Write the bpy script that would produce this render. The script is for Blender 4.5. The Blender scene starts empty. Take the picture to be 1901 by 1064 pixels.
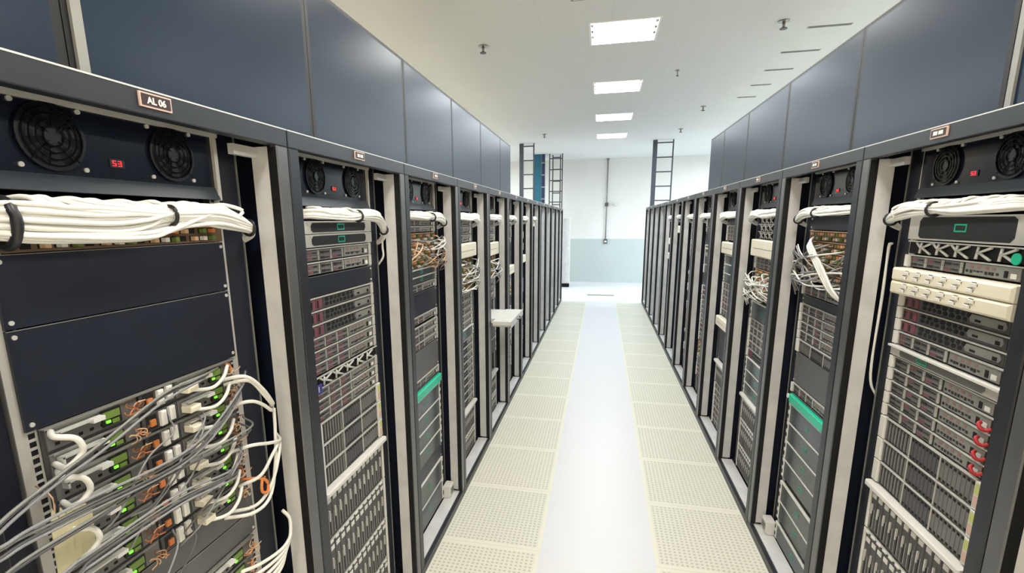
import bpy, math, random
from mathutils import Vector, Matrix
C = bpy.context.scene.collection
sc = bpy.context.scene

# ------------------------------------------------------------------ camera
F_PX = 904.82; CX = -33.30; CY = 57.24
yaw, pitch, roll = 0.2156, 0.1954, -0.0091
cam_d = bpy.data.cameras.new('camera'); cam = bpy.data.objects.new('camera', cam_d); C.objects.link(cam)
cam_d.sensor_fit = 'HORIZONTAL'; cam_d.sensor_width = 36
cam_d.lens = F_PX / 1901 * 36
cam_d.shift_x = -CX / 1901; cam_d.shift_y = CY / 1901
cam_d.clip_start = 0.02; cam_d.clip_end = 100
Fv = Vector((-math.sin(yaw) * math.cos(pitch), math.cos(yaw) * math.cos(pitch), -math.sin(pitch)))
Rv = Vector((math.cos(yaw), math.sin(yaw), 0)); Uv = Rv.cross(Fv)
R2 = Rv * math.cos(roll) + Uv * math.sin(roll); U2 = -Rv * math.sin(roll) + Uv * math.cos(roll)
m = Matrix((R2, U2, -Fv)).transposed().to_4x4(); m.translation = Vector((-0.0308, 0, 1.7677))
cam.matrix_world = m
sc.camera = cam

# ------------------------------------------------------------------ world, exposure
w = bpy.data.worlds.new('world'); sc.world = w; w.use_nodes = True
w.node_tree.nodes['Background'].inputs[0].default_value = (0.75, 0.85, 1, 1)
w.node_tree.nodes['Background'].inputs[1].default_value = 0.3
sc.view_settings.view_transform = 'Standard'; sc.view_settings.look = 'None'
sc.view_settings.gamma = 1; sc.view_settings.use_curve_mapping = False
sc.view_settings.exposure = 0.24
LAMP_POWER = 26.0      # W per ceiling lamp over the aisle
SIDE_FILL_POWER = 40.0  # W per added fill lamp beside the rack rows
FAR_GAIN = 1.3        # extra power for lamps toward the end wall, to lift the far end

# ------------------------------------------------------------------ materials
def lin(c):
    c = c / 255.0
    return c / 12.92 if c <= 0.04045 else ((c + 0.055) / 1.055) ** 2.4
MATS = {}
def mat(name, rgb, rough=0.5, metal=0.0, emit=0.0, var=0.08, scale=12.0, spec=0.5, bump=0.0, coat=0.0):
    if name in MATS: return MATS[name]
    mt = bpy.data.materials.new(name); mt.use_nodes = True
    nt = mt.node_tree; b = nt.nodes['Principled BSDF']
    col = tuple(lin(v) for v in rgb)
    tc = nt.nodes.new('ShaderNodeTexCoord'); nz = nt.nodes.new('ShaderNodeTexNoise')
    nz.inputs['Scale'].default_value = scale; nz.inputs['Detail'].default_value = 3
    nt.links.new(tc.outputs['Object'], nz.inputs['Vector'])
    rp = nt.nodes.new('ShaderNodeValToRGB')
    rp.color_ramp.elements[0].position = 0.3; rp.color_ramp.elements[1].position = 0.7
    rp.color_ramp.elements[0].color = tuple(max(0, v * (1 - var)) for v in col) + (1,)
    rp.color_ramp.elements[1].color = tuple(min(1, v * (1 + var)) for v in col) + (1,)
    nt.links.new(nz.outputs['Fac'], rp.inputs['Fac'])
    nt.links.new(rp.outputs['Color'], b.inputs['Base Color'])
    b.inputs['Roughness'].default_value = rough; b.inputs['Metallic'].default_value = metal
    b.inputs['Specular IOR Level'].default_value = spec
    b.inputs['Coat Weight'].default_value = coat
    if emit:
        b.inputs['Emission Color'].default_value = col + (1,)
        b.inputs['Emission Strength'].default_value = emit
    if bump:
        bp = nt.nodes.new('ShaderNodeBump'); bp.inputs['Strength'].default_value = bump
        nt.links.new(nz.outputs['Fac'], bp.inputs['Height']); nt.links.new(bp.outputs['Normal'], b.inputs['Normal'])
    MATS[name] = mt
    return mt

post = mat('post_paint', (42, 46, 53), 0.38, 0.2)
post_sheen = mat('post_painted_reflection', (98, 100, 102), 0.3, 0.3)  # floor reflection painted in as a paler tone on far-side posts
black = mat('black_gasket', (12, 13, 17), 0.5)
grey = mat('grey_jamb_paint', (216, 217, 218), 0.42)
navy = mat('navy_interior', (22, 29, 46), 0.4)
blankm = mat('blank_panel_paint', (33, 38, 52), 0.35)
blankg = mat('grey_blank_paint', (96, 96, 98), 0.4)
panelm = mat('blue_panel_gloss', (6, 33, 55), 0.3, 0.0, var=0.05, scale=2, spec=0.28)
edge = mat('light_edge_metal', (212, 212, 208), 0.35, 0.2)
steel = mat('steel_grey', (150, 150, 146), 0.4, 0.3)
dsteel = mat('dark_steel', (86, 86, 88), 0.42, 0.3)
msteel = mat('mid_steel', (120, 119, 118), 0.42, 0.3)
plum = mat('plum_latch', (122, 74, 84), 0.5)
dark = mat('dark_plastic', (30, 31, 34), 0.4)
hole = mat('hole_black', (5, 5, 6), 0.8)
white = mat('white_cable', (238, 238, 232), 0.45, var=0.04)
wplast = mat('white_plastic', (232, 232, 228), 0.4, var=0.03)
cream = mat('cream_plastic', (240, 234, 214), 0.45, var=0.03)
greyc = mat('grey_cable', (150, 151, 154), 0.3)
dgreyc = mat('dark_grey_cable', (92, 92, 95), 0.35)
orange = mat('orange_cable', (214, 130, 72), 0.45)
tan = mat('tan_cable', (222, 184, 148), 0.45)
teal = mat('teal_badge', (20, 190, 150), 0.4)
tealb = mat('teal_bar', (30, 205, 165), 0.35)
tealg = mat('teal_glass', (52, 84, 88), 0.2)
green_led = mat('green_led', (120, 235, 60), 0.4, emit=1.2)
green_dim = mat('green_plastic', (112, 140, 66), 0.4)
red_led = mat('red_led', (250, 40, 50), 0.4, emit=2.0)
redm = mat('red_tag', (190, 50, 56), 0.5)
purple = mat('blue_violet_tag', (62, 56, 150), 0.5)
bluem = mat('teal_blue_paint', (18, 96, 122), 0.35)
ladderm = mat('dark_ladder_paint', (66, 74, 84), 0.4)
wallm = mat('wall_white', (234, 236, 235), 0.75, var=0.02, scale=1.5)
bandm = mat('wall_grey_green', (196, 208, 208), 0.6, var=0.02, scale=1.5)
beige = mat('wall_beige', (206, 184, 148), 0.8, var=0.03, scale=1.5)
tube_glow = mat('lamp_tube', (250, 252, 248), 0.4, emit=3.0)
reflw = mat('lamp_reflector', (245, 246, 244), 0.3, var=0.02)
sprk = mat('sprinkler_metal', (150, 150, 146), 0.3, 0.6)
yel = mat('yellow_sticker', (206, 214, 130), 0.5)
pinkm = mat('pink_sticker', (222, 190, 176), 0.5)
fblack = mat('fan_black', (15, 17, 24), 0.3)
guard = mat('dark_wire', (30, 33, 40), 0.15, 0.7)
mirror = mat('chrome', (190, 190, 190), 0.15, 0.9)

def ceiling_material():
    mt = bpy.data.materials.new('ceiling_tiles'); mt.use_nodes = True; nt = mt.node_tree
    b = nt.nodes['Principled BSDF']; b.inputs['Roughness'].default_value = 0.75
    tc = nt.nodes.new('ShaderNodeTexCoord')
    br = nt.nodes.new('ShaderNodeTexBrick'); br.offset = 0; br.squash = 1
    br.inputs['Scale'].default_value = 1.0; br.inputs['Brick Width'].default_value = 0.6; br.inputs['Row Height'].default_value = 0.6
    br.inputs['Mortar Size'].default_value = 0.003
    br.inputs['Color1'].default_value = (0.80, 0.82, 0.83, 1); br.inputs['Color2'].default_value = (0.78, 0.81, 0.82, 1)
    br.inputs['Mortar'].default_value = (0.74, 0.76, 0.77, 1)
    nt.links.new(tc.outputs['Object'], br.inputs['Vector']); nt.links.new(br.outputs['Color'], b.inputs['Base Color'])
    return mt
def floor_material():
    mt = bpy.data.materials.new('raised_floor'); mt.use_nodes = True; nt = mt.node_tree; N = nt.nodes; Lk = nt.links
    b = N['Principled BSDF']
    tc = N.new('ShaderNodeTexCoord'); sp = N.new('ShaderNodeSeparateXYZ'); Lk.new(tc.outputs['Object'], sp.inputs[0])
    def M(op, a, bb=None, cc=None):
        n = N.new('ShaderNodeMath'); n.operation = op
        for i, v in enumerate((a, bb, cc)):
            if v is None: continue
            if isinstance(v, (int, float)): n.inputs[i].default_value = v
            else: Lk.new(v, n.inputs[i])
        return n.outputs[0]
    X, Y = sp.outputs[0], sp.outputs[1]
    ax = M('ABSOLUTE', X)
    outer = M('MULTIPLY', M('GREATER_THAN', ax, 0.302), M('LESS_THAN', Y, 10.8))
    # local tile coordinate, each in 0..1
    ty = M('FRACT', M('DIVIDE', M('SUBTRACT', Y, 2.353 - 6.0), 0.6))
    tx = M('FRACT', M('DIVIDE', M('SUBTRACT', ax, 0.3), 0.6))
    dy = M('SUBTRACT', 0.5, M('ABSOLUTE', M('SUBTRACT', ty, 0.5)))
    dx = M('SUBTRACT', 0.5, M('ABSOLUTE', M('SUBTRACT', tx, 0.5)))
    inner = M('MULTIPLY', M('GREATER_THAN', dy, 0.04), M('GREATER_THAN', dx, 0.035))
    seam = M('MAXIMUM', M('LESS_THAN', dy, 0.004), M('LESS_THAN', dx, 0.003))
    hx = M('SUBTRACT', M('FRACT', M('MULTIPLY', tx, 24)), 0.5); hy = M('SUBTRACT', M('FRACT', M('MULTIPLY', ty, 24)), 0.5)
    r = M('SQRT', M('ADD', M('MULTIPLY', hx, hx), M('MULTIPLY', hy, hy)))
    holes = M('MULTIPLY', M('MULTIPLY', M('LESS_THAN', r, 0.27), inner), outer)
    # per tile tone
    cell = N.new('ShaderNodeCombineXYZ'); Lk.new(M('FLOOR', M('DIVIDE', M('SUBTRACT', Y, 2.353 - 6.0), 0.6)), cell.inputs[0]); Lk.new(M('SIGN', X), cell.inputs[1])
    wn = N.new('ShaderNodeTexWhiteNoise'); wn.noise_dimensions = '2D'; Lk.new(cell.outputs[0], wn.inputs['Vector'])
    def mix(f, a, c):
        n = N.new('ShaderNodeMix'); n.data_type = 'RGBA'
        Lk.new(f, n.inputs['Factor'])
        for s, v in ((n.inputs[6], a), (n.inputs[7], c)):
            if isinstance(v, tuple): s.default_value = v
            else: Lk.new(v, s)
        return n.outputs[2]
    tone = mix(wn.outputs['Value'], (0.79, 0.79, 0.68, 1), (0.83, 0.81, 0.69, 1))
    strip = mix(outer, (0.80, 0.81, 0.845, 1), tone)
    pale = mix(M('MULTIPLY', outer, M('SUBTRACT', 1.0, inner)), strip, (0.86, 0.85, 0.73, 1))
    hl = mix(holes, pale, (0.58, 0.57, 0.48, 1))
    fin = mix(M('MULTIPLY', seam, outer), hl, (0.74, 0.73, 0.62, 1))
    Lk.new(fin, b.inputs['Base Color'])
    b.inputs['Roughness'].default_value = 0.38
    bp = N.new('ShaderNodeBump'); bp.inputs['Strength'].default_value = 0.3; bp.inputs['Distance'].default_value = 0.003
    Lk.new(M('SUBTRACT', 1.0, holes), bp.inputs['Height']); Lk.new(bp.outputs['Normal'], b.inputs['Normal'])
    return mt
def rail_material():
    mt = bpy.data.materials.new('perforated_rail'); mt.use_nodes = True; nt = mt.node_tree; N = nt.nodes; Lk = nt.links
    b = N['Principled BSDF']; b.inputs['Roughness'].default_value = 0.4; b.inputs['Metallic'].default_value = 0.2
    tc = N.new('ShaderNodeTexCoord'); sp = N.new('ShaderNodeSeparateXYZ'); Lk.new(tc.outputs['Object'], sp.inputs[0])
    def M(op, a, bb=0):
        n = N.new('ShaderNodeMath'); n.operation = op
        for i, v in enumerate((a, bb)):
            if isinstance(v, (int, float)): n.inputs[i].default_value = v
            else: Lk.new(v, n.inputs[i])
        return n.outputs[0]
    fz = M('ABSOLUTE', M('SUBTRACT', M('FRACT', M('DIVIDE', sp.outputs[2], 0.0150)), 0.5), 0)
    ax = M('ABSOLUTE', M('SUBTRACT', M('ABSOLUTE', sp.outputs[0], 0), 0.2315), 0)
    h = M('MULTIPLY', M('LESS_THAN', fz, 0.32), M('LESS_THAN', ax, 0.0052))
    n = N.new('ShaderNodeMix'); n.data_type = 'RGBA'; Lk.new(h, n.inputs['Factor'])
    n.inputs[6].default_value = (0.62, 0.61, 0.59, 1); n.inputs[7].default_value = (0.01, 0.01, 0.012, 1)
    Lk.new(n.outputs[2], b.inputs['Base Color'])
    return mt
ceilm = ceiling_material(); floorm = floor_material(); railm = rail_material()

# ------------------------------------------------------------------ mesh builder
class MB:
    def __init__(s): s.v = []; s.f = []; s.mi = []; s.ms = []; s.sm = []
    def _m(s, m):
        if m not in s.ms: s.ms.append(m)
        return s.ms.index(m)
    def face(s, idx, m, smooth=False): s.f.append(idx); s.mi.append(s._m(m)); s.sm.append(smooth)
    def box(s, x0, x1, y0, y1, z0, z1, m):
        b = len(s.v)
        s.v += [(x, y, z) for z in (z0, z1) for y in (y0, y1) for x in (x0, x1)]
        for q in ((0, 2, 3, 1), (4, 5, 7, 6), (0, 1, 5, 4), (2, 6, 7, 3), (0, 4, 6, 2), (1, 3, 7, 5)):
            s.face([b + i for i in q], m)
        return s
    def cbox(s, x0, x1, y0, y1, z0, z1, c, m):
        """box with its front (low y) edges chamfered by c"""
        b = len(s.v)
        s.v += [(x0 + c, y0, z0 + c), (x1 - c, y0, z0 + c), (x1 - c, y0, z1 - c), (x0 + c, y0, z1 - c)]
        s.v += [(x0, y0 + c, z0), (x1, y0 + c, z0), (x1, y0 + c, z1), (x0, y0 + c, z1)]
        s.v += [(x0, y1, z0), (x1, y1, z0), (x1, y1, z1), (x0, y1, z1)]
        s.face([b, b + 1, b + 2, b + 3], m)
        for k in (0, 4):
            for i in range(4):
                j = (i + 1) % 4
                s.face([b + k + i, b + k + 4 + i, b + k + 4 + j, b + k + j], m)
        s.face([b + 11, b + 10, b + 9, b + 8], m)
        return s
    def prism(s, pts, y0, y1, m):
        """outline in x,z (counter-clockwise seen from the front) pushed back from y0 to y1"""
        b = len(s.v); n = len(pts)
        s.v += [(p[0], y0, p[1]) for p in pts] + [(p[0], y1, p[1]) for p in pts]
        s.face([b + i for i in range(n)], m); s.face([b + n + i for i in reversed(range(n))], m)
        for i in range(n):
            j = (i + 1) % n
            s.face([b + i, b + n + i, b + n + j, b + j], m)
        return s
    def cyl(s, c, r, h, axis, m, n=16, r2=None):
        b = len(s.v); r2 = r if r2 is None else r2
        for k, rr in ((0, r), (1, r2)):
            for i in range(n):
                a = 2 * math.pi * i / n; u, v = rr * math.cos(a), rr * math.sin(a)
                if axis == 'z': s.v.append((c[0] + u, c[1] + v, c[2] + h * k))
                elif axis == 'y': s.v.append((c[0] + u, c[1] + h * k, c[2] + v))
                else: s.v.append((c[0] + h * k, c[1] + u, c[2] + v))
        for i in range(n):
            j = (i + 1) % n
            s.face([b + i, b + j, b + n + j, b + n + i], m, True)
        s.face([b + i for i in reversed(range(n))], m); s.face([b + n + i for i in range(n)], m)
        return s
    def ring(s, c, r0, r1, y0, y1, m, n=28):
        b = len(s.v)
        for y in (y0, y1):
            for rr in (r0, r1):
                for i in range(n):
                    a = 2 * math.pi * i / n
                    s.v.append((c[0] + rr * math.cos(a), y, c[1] + rr * math.sin(a)))
        for i in range(n):
            j = (i + 1) % n
            s.face([b + i, b + j, b + n + j, b + n + i], m)
            s.face([b + 2 * n + i, b + 3 * n + i, b + 3 * n + j, b + 2 * n + j], m)
            s.face([b + i, b + 2 * n + i, b + 2 * n + j, b + j], m, True)
            s.face([b + n + i, b + n + j, b + 3 * n + j, b + 3 * n + i], m, True)
        return s
    def tube(s, pts, r, m, n=6, sub=5):
        P = [Vector(p) for p in pts]
        if sub > 1 and len(P) > 2:
            Q = []
            E = [P[0] * 2 - P[1]] + P + [P[-1] * 2 - P[-2]]
            for i in range(1, len(E) - 2):
                p0, p1, p2, p3 = E[i - 1:i + 3]
                for k in range(sub):
                    t = k / sub
                    Q.append(0.5 * ((2 * p1) + (p2 - p0) * t + (2 * p0 - 5 * p1 + 4 * p2 - p3) * t * t + (3 * p1 - p0 - 3 * p2 + p3) * t ** 3))
            Q.append(P[-1]); P = Q
        b = len(s.v); up = Vector((0.13, 0.31, 0.94))
        L = len(P)
        for i, p in enumerate(P):
            t = (P[min(i + 1, L - 1)] - P[max(i - 1, 0)])
            t = t.normalized() if t.length > 1e-9 else Vector((1, 0, 0))
            a = t.cross(up)
            if a.length < 0.05: a = t.cross(Vector((1, 0, 0)))
            a.normalize(); c = t.cross(a)
            for k in range(n):
                q = 2 * math.pi * k / n
                v = p + (a * math.cos(q) + c * math.sin(q)) * r
                s.v.append((v.x, v.y, v.z))
        for i in range(L - 1):
            for k in range(n):
                k2 = (k + 1) % n
                s.face([b + i * n + k, b + i * n + k2, b + (i + 1) * n + k2, b + (i + 1) * n + k], m, True)
        s.face([b + k for k in reversed(range(n))], m); s.face([b + (L - 1) * n + k for k in range(n)], m)
        return s
    def mesh(s, name):
        me = bpy.data.meshes.new(name); me.from_pydata(s.v, [], s.f)
        for mm in s.ms: me.materials.append(mm)
        me.polygons.foreach_set('material_index', s.mi); me.polygons.foreach_set('use_smooth', s.sm)
        me.update()
        return me
def link(name, me, parent=None, loc=None):
    if isinstance(me, MB): me = me.mesh(name)
    o = bpy.data.objects.new(name, me); C.objects.link(o)
    if parent: o.parent = parent
    if loc: o.location = loc
    return o
def empty(name, loc, rz=0):
    o = bpy.data.objects.new(name, None); C.objects.link(o); o.location = loc; o.rotation_euler = (0, 0, rz); o.empty_display_size = 0.1
    return o
def tag(o, label, cat, group=None, kind=None):
    o['label'] = label; o['category'] = cat
    if group: o['group'] = group
    if kind: o['kind'] = kind
    return o
def struct(name, mb, label=None):
    o = link(name, mb); o['kind'] = 'structure'
    if label: o['label'] = label
    return o

# ------------------------------------------------------------------ room shell
H = 3.43; WY = 14.4; NY = -3.2; SX = 4.6; AX = 0.856
struct('floor', MB().box(-SX, SX, NY, WY, -0.1, 0, floorm), 'white raised floor with perforated cream tiles along both rack rows')
struct('ceiling', MB().box(-SX, SX, NY, WY, H + 0.08, H + 0.16, ceilm).box(-SX, -SX + 0.01, NY, NY + 0.01, H, H + 0.09, ceilm), 'plain pale ceiling')
struct('wall_far', MB().box(-SX, SX, WY, WY + 0.1, 0, H + 0.1, wallm), 'white end wall')
struct('wall_near', MB().box(-SX, SX, NY - 0.1, NY, 0, H + 0.1, beige))
struct('wall_left', MB().box(-SX - 0.1, -SX, NY, WY, 0, H + 0.1, beige))
struct('wall_right', MB().box(SX, SX + 0.1, NY, WY, 0, H + 0.1, wallm))
struct('trim_1', MB().box(-SX, SX, WY - 0.006, WY, 0.0, 1.237, bandm), 'grey green painted band on the lower end wall')
struct('baseboard_far', MB().box(-SX, SX, WY - 0.016, WY - 0.006, 0, 0.05, bandm))

# ceiling with real openings for the lamps
LX = 0.105; LW = 0.305; LL = 0.285
lampY = [-2.65, -0.75, 1.15, 3.05, 4.95, 6.85, 8.75, 10.62, 12.5]
side_fill_x = [-3.1, 3.1]  # unseen lamps added over neighbouring aisles to brighten ceiling and end wall
def ceiling_sheet():
    mb = MB()
    xs = sorted(set([-SX, SX] + [c + d for c in (LX, -3.1, 3.1) for d in (-LW, LW)]))
    ys = sorted(set([NY, WY] + [c + d for c in lampY for d in (-LL, LL)]))
    def isl(x, y): return not (abs(x - LX) < LW and y > 11.5) and any(abs(x - c) < LW for c in (LX, -3.1, 3.1)) and any(abs(y - c) < LL for c in lampY)
    for i in range(len(xs) - 1):
        for j in range(len(ys) - 1):
            if isl((xs[i] + xs[i + 1]) / 2, (ys[j] + ys[j + 1]) / 2): continue
            mb.box(xs[i], xs[i + 1], ys[j], ys[j + 1], H, H + 0.02, ceilm)
    return mb
o = bpy.data.objects['ceiling']; o.data = ceiling_sheet().box(-SX, SX, NY, WY, H + 0.12, H + 0.16, ceilm).mesh('ceiling')

# ------------------------------------------------------------------ ceiling lamps
def lamp_meshes():
    fr = MB()
    fr.box(-LW, LW, -LL, -LL + 0.02, -0.004, 0.0, reflw).box(-LW, LW, LL - 0.02, LL, -0.004, 0, reflw)
    fr.box(-LW, -LW + 0.02, -LL + 0.02, LL - 0.02, -0.004, 0, reflw).box(LW - 0.02, LW, -LL + 0.02, LL - 0.02, -0.004, 0, reflw)
    pan = MB()
    a, b, c, d = LW - 0.002, LL - 0.002, 0.27, 0.24
    pan.box(-a, a, -b, b, 0.075, 0.08, reflw)
    pan.box(-a, -a + 0.004, -b, b, 0, 0.075, reflw).box(a - 0.004, a, -b, b, 0, 0.075, reflw)
    pan.box(-a, a, -b, -b + 0.004, 0, 0.075, reflw).box(-a, a, b - 0.004, b, 0, 0.075, reflw)
    for y in (-0.14, 0, 0.14):   # ridges between the tubes
        pan.box(-a, a, y - 0.006, y + 0.006, 0.03, 0.075, reflw)
    tb = MB().cyl((-0.27, 0, 0.052), 0.0135, 0.54, 'x', tube_glow, 12)
    cap = MB().cyl((0.27, 0, 0.052), 0.017, 0.022, 'x', dsteel, 12).cyl((-0.292, 0, 0.052), 0.017, 0.022, 'x', dsteel, 12)
    return fr.mesh('lamp_frame'), pan.mesh('reflector'), tb.mesh('tube'), cap.mesh('tube_end')
LM = lamp_meshes()
names_l = ['far behind the camera', 'behind the camera', 'overhead behind the frame', 'just above the photo edge', 'nearest of those in view', 'second nearest in view', 'third nearest in view', 'farthest in view', 'by the end wall']
for col, cx in ((0, LX), (-1, side_fill_x[0]), (1, side_fill_x[1])):
    for i, y in enumerate(lampY):
        if col == 0 and i == 8: continue
        t = empty('ceiling_lamp', (cx, y, H))
        where = {0: 'above the aisle', -1: 'added as fill left of the racks', 1: 'added as fill right of the racks'}[col]
        tag(t, 'square recessed ceiling lamp %s, %s' % (where, names_l[i]), 'lamp', 'recessed ceiling lamps')
        link('frame', LM[0], t); link('reflector', LM[1], t)
        for yy in (-0.21, -0.07, 0.07, 0.21):
            tu = link('tube', LM[2], t, (0, yy, 0)); link('tube_cap', LM[3], tu)
        ld = bpy.data.lights.new('lamp_light', 'AREA'); ld.shape = 'RECTANGLE'; ld.size = 0.52; ld.size_y = 0.5
        ld.energy = (LAMP_POWER if col == 0 else SIDE_FILL_POWER) * (1.0 if y < 6 else FAR_GAIN)
        ld.color = (1.0, 0.945, 0.86) if y < 4 else ((0.97, 0.985, 0.96) if y < 6 else (0.88, 0.96, 1.0))
        lo = bpy.data.objects.new('lamp_light', ld); C.objects.link(lo); lo.parent = t; lo.location = (0, 0, 0.028)

# ------------------------------------------------------------------ equipment prototypes (face at y = 0, z from 0 to h)
W2 = 0.2413
UNIT = {}       # (kind, h) -> list of (part name, mesh, label, [subparts])
rnd = random.Random(4)
def body(mb, h, m=dsteel, d=0.5, w=0.218): mb.box(-w, w, 0.004, d, 0.0015, h - 0.0015, m)
def ears(mb, h, m=edge, w=0.018, y=-0.006):
    for s in (-1, 1):
        a, b = sorted((s * (W2 - w), s * W2)); mb.cbox(a, b, y, 0.004, 0.0015, h - 0.0015, 0.002, m)
def badge_mb(cx, cz, w, h, y, m=teal, t=0.003):
    b = MB()
    b.box(cx - w, cx + w, y, y + 0.001, cz + h - t, cz + h, m).box(cx - w, cx + w, y, y + 0.001, cz - h, cz - h + t, m)
    b.box(cx - w, cx - w + t, y, y + 0.001, cz - h + t, cz + h - t, m).box(cx + w - t, cx + w, y, y + 0.001, cz - h + t, cz + h - t, m)
    return b
def u_blank(h, m=blankm):
    p = MB().cbox(-W2, W2, -0.002, 0.004, 0.001, h - 0.001, 0.001, m)
    p.box(-W2, W2, -0.0026, -0.0019, h - 0.0022, h - 0.0008, steel)  # pale strip paints in the highlight along the top seam
    sc_ = MB()
    for x in (-0.232, 0.232):
        for z in ((0.012, h - 0.012) if h > 0.05 else (h / 2,)):
            sc_.cyl((x, -0.0045, z), 0.004, 0.003, 'y', edge, 10)
    return [('panel', p, None, []), ('screws', sc_, 'bright screw heads', [])]
def u_fan(h):
    p = MB(); fl = mat('fan_panel_gloss', (22, 27, 42), 0.2)
    z0 = 0.036
    # plate with square openings built from strips, bottom wedge painted paler for the reflected light there
    p.box(-W2, W2, 0.0, 0.004, 0.0, h, fl)
    b = len(p.v)
    p.v += [(-W2, -0.012, 0.001), (W2, -0.012, 0.001), (W2, -0.001, 0.03), (-W2, -0.001, 0.03), (-W2, -0.001, 0.001), (W2, -0.001, 0.001)]
    slope = mat('fan_lip_sheen', (46, 56, 68), 0.3)
    p.face([b, b + 1, b + 2, b + 3], slope); p.face([b, b + 3, b + 4], slope); p.face([b + 1, b + 5, b + 2], slope); p.face([b, b + 4, b + 5, b + 1], slope); p.face([b + 4, b + 3, b + 2, b + 5], slope)
    p.box(W2 - 0.002, W2 + 0.009, -0.008, 0.003, 0.0, h, edge); p.box(-W2, W2 + 0.012, -0.010, 0.003, h - 0.018, h - 0.006, edge)
    out = [('panel', p, None, [])]
    for cx in (-0.122, 0.122):
        cz = h - 0.073
        f = MB().cyl((cx, -0.003, cz), 0.054, 0.003, 'y', hole, 28).ring((cx, cz), 0.050, 0.056, -0.007, -0.003, fblack)
        g = MB()
        for r in (0.016, 0.027, 0.038, 0.048): g.ring((cx, cz), r - 0.0011, r + 0.0009, -0.010, -0.008, guard)
        for a in range(4):
            q = math.pi / 4 + a * math.pi / 2
            g.tube([(cx + 0.01 * math.cos(q), -0.008, cz + 0.01 * math.sin(q)), (cx + 0.056 * math.cos(q), -0.008, cz + 0.056 * math.sin(q))], 0.001, guard, 5, 1)
        bl = MB()
        for a in range(7):
            q = a * 2 * math.pi / 7
            pts = [(cx + r * math.cos(q + t), cz + r * math.sin(q + t)) for r, t in ((0.014, 0), (0.048, 0.05), (0.048, 0.55), (0.014, 0.5))]
            bl.prism(pts, -0.0045, -0.003, fblack)
        hub = MB().cyl((cx, -0.0075, cz), 0.014, 0.0045, 'y', fblack, 16)
        sw = MB()
        for sx in (-1, 1):
            for sz in (-1, 1): sw.cyl((cx + sx * 0.0525, -0.0045, cz + sz * 0.05), 0.0042, 0.0045, 'y', edge, 10)
        out.append(('fan', f, None, [('finger_guard', g, 'shiny wire guard'), ('fan_blades', bl, None), ('fan_hub', hub, None), ('screws', sw, None)]))
    d = MB().box(-0.022, 0.008, -0.002, 0.0, h - 0.113, h - 0.097, dark)
    lt = MB()
    for k, x in enumerate((-0.017, -0.006)):   # two seven-segment digits
        z = h - 0.110
        for (a, b_, c_, d_) in ((0, .007, .0088, .010), (0, .007, .0043, .0055), (0, .007, 0, .0012), (0, .0014, .005, .010) if k == 0 else (0.0056, .007, .005, .010), (0.0056, .007, 0, .005)):
            lt.box(x + a, x + b_, -0.003, -0.002, z + c_, z + d_, red_led)
    out.append(('display', d, None, [('digits', lt, 'glowing red digits')]))
    return out
def u_patch(h):
    b = MB().cbox(-W2, W2, -0.003, 0.004, 0.001, h - 0.001, 0.001, dark); body(b, h, dark, 0.12)
    pr = MB(); pl = MB()
    for i in range(24):
        x = -0.207 + i * 0.018
        pr.box(x - 0.0065, x + 0.0065, -0.004, -0.003, h * 0.3, h * 0.75, hole)
        if i % 5 != 3: pl.box(x - 0.005, x + 0.005, -0.02, -0.004, h * 0.35, h * 0.68, wplast)
    return [('panel', b, None, []), ('ports', pr, None, []), ('plugs', pl, 'row of white plugs', [])]
def u_bezel(h, face=dark, light=False):
    b = MB(); body(b, h, steel)
    b.cbox(-W2, W2, -0.012, 0.004, 0.001, h - 0.001, 0.002, edge)
    i = min(0.012, h * 0.24); a = 0.186
    pts = [(-a + i, 0.006), (a - i, 0.006), (a, 0.006 + i), (a, h - 0.006 - i * .6), (a - i, h - 0.006), (-a + i, h - 0.006), (-a, h - 0.006 - i), (-a, 0.006 + i * .6)]
    bz = MB().prism(pts, -0.0135, -0.012, face)
    bd = badge_mb(-0.002 if not light else -0.07, h * 0.52, 0.024, min(0.011, h * 0.25), -0.0148, teal, .0038)
    if light: b.box(-W2, W2, -0.022, -0.012, h - 0.007, h - 0.001, wplast)
    return [('chassis', b, None, []), ('bezel', bz, 'dark bezel', [('badge', bd, 'teal rectangle outline')])]
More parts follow.
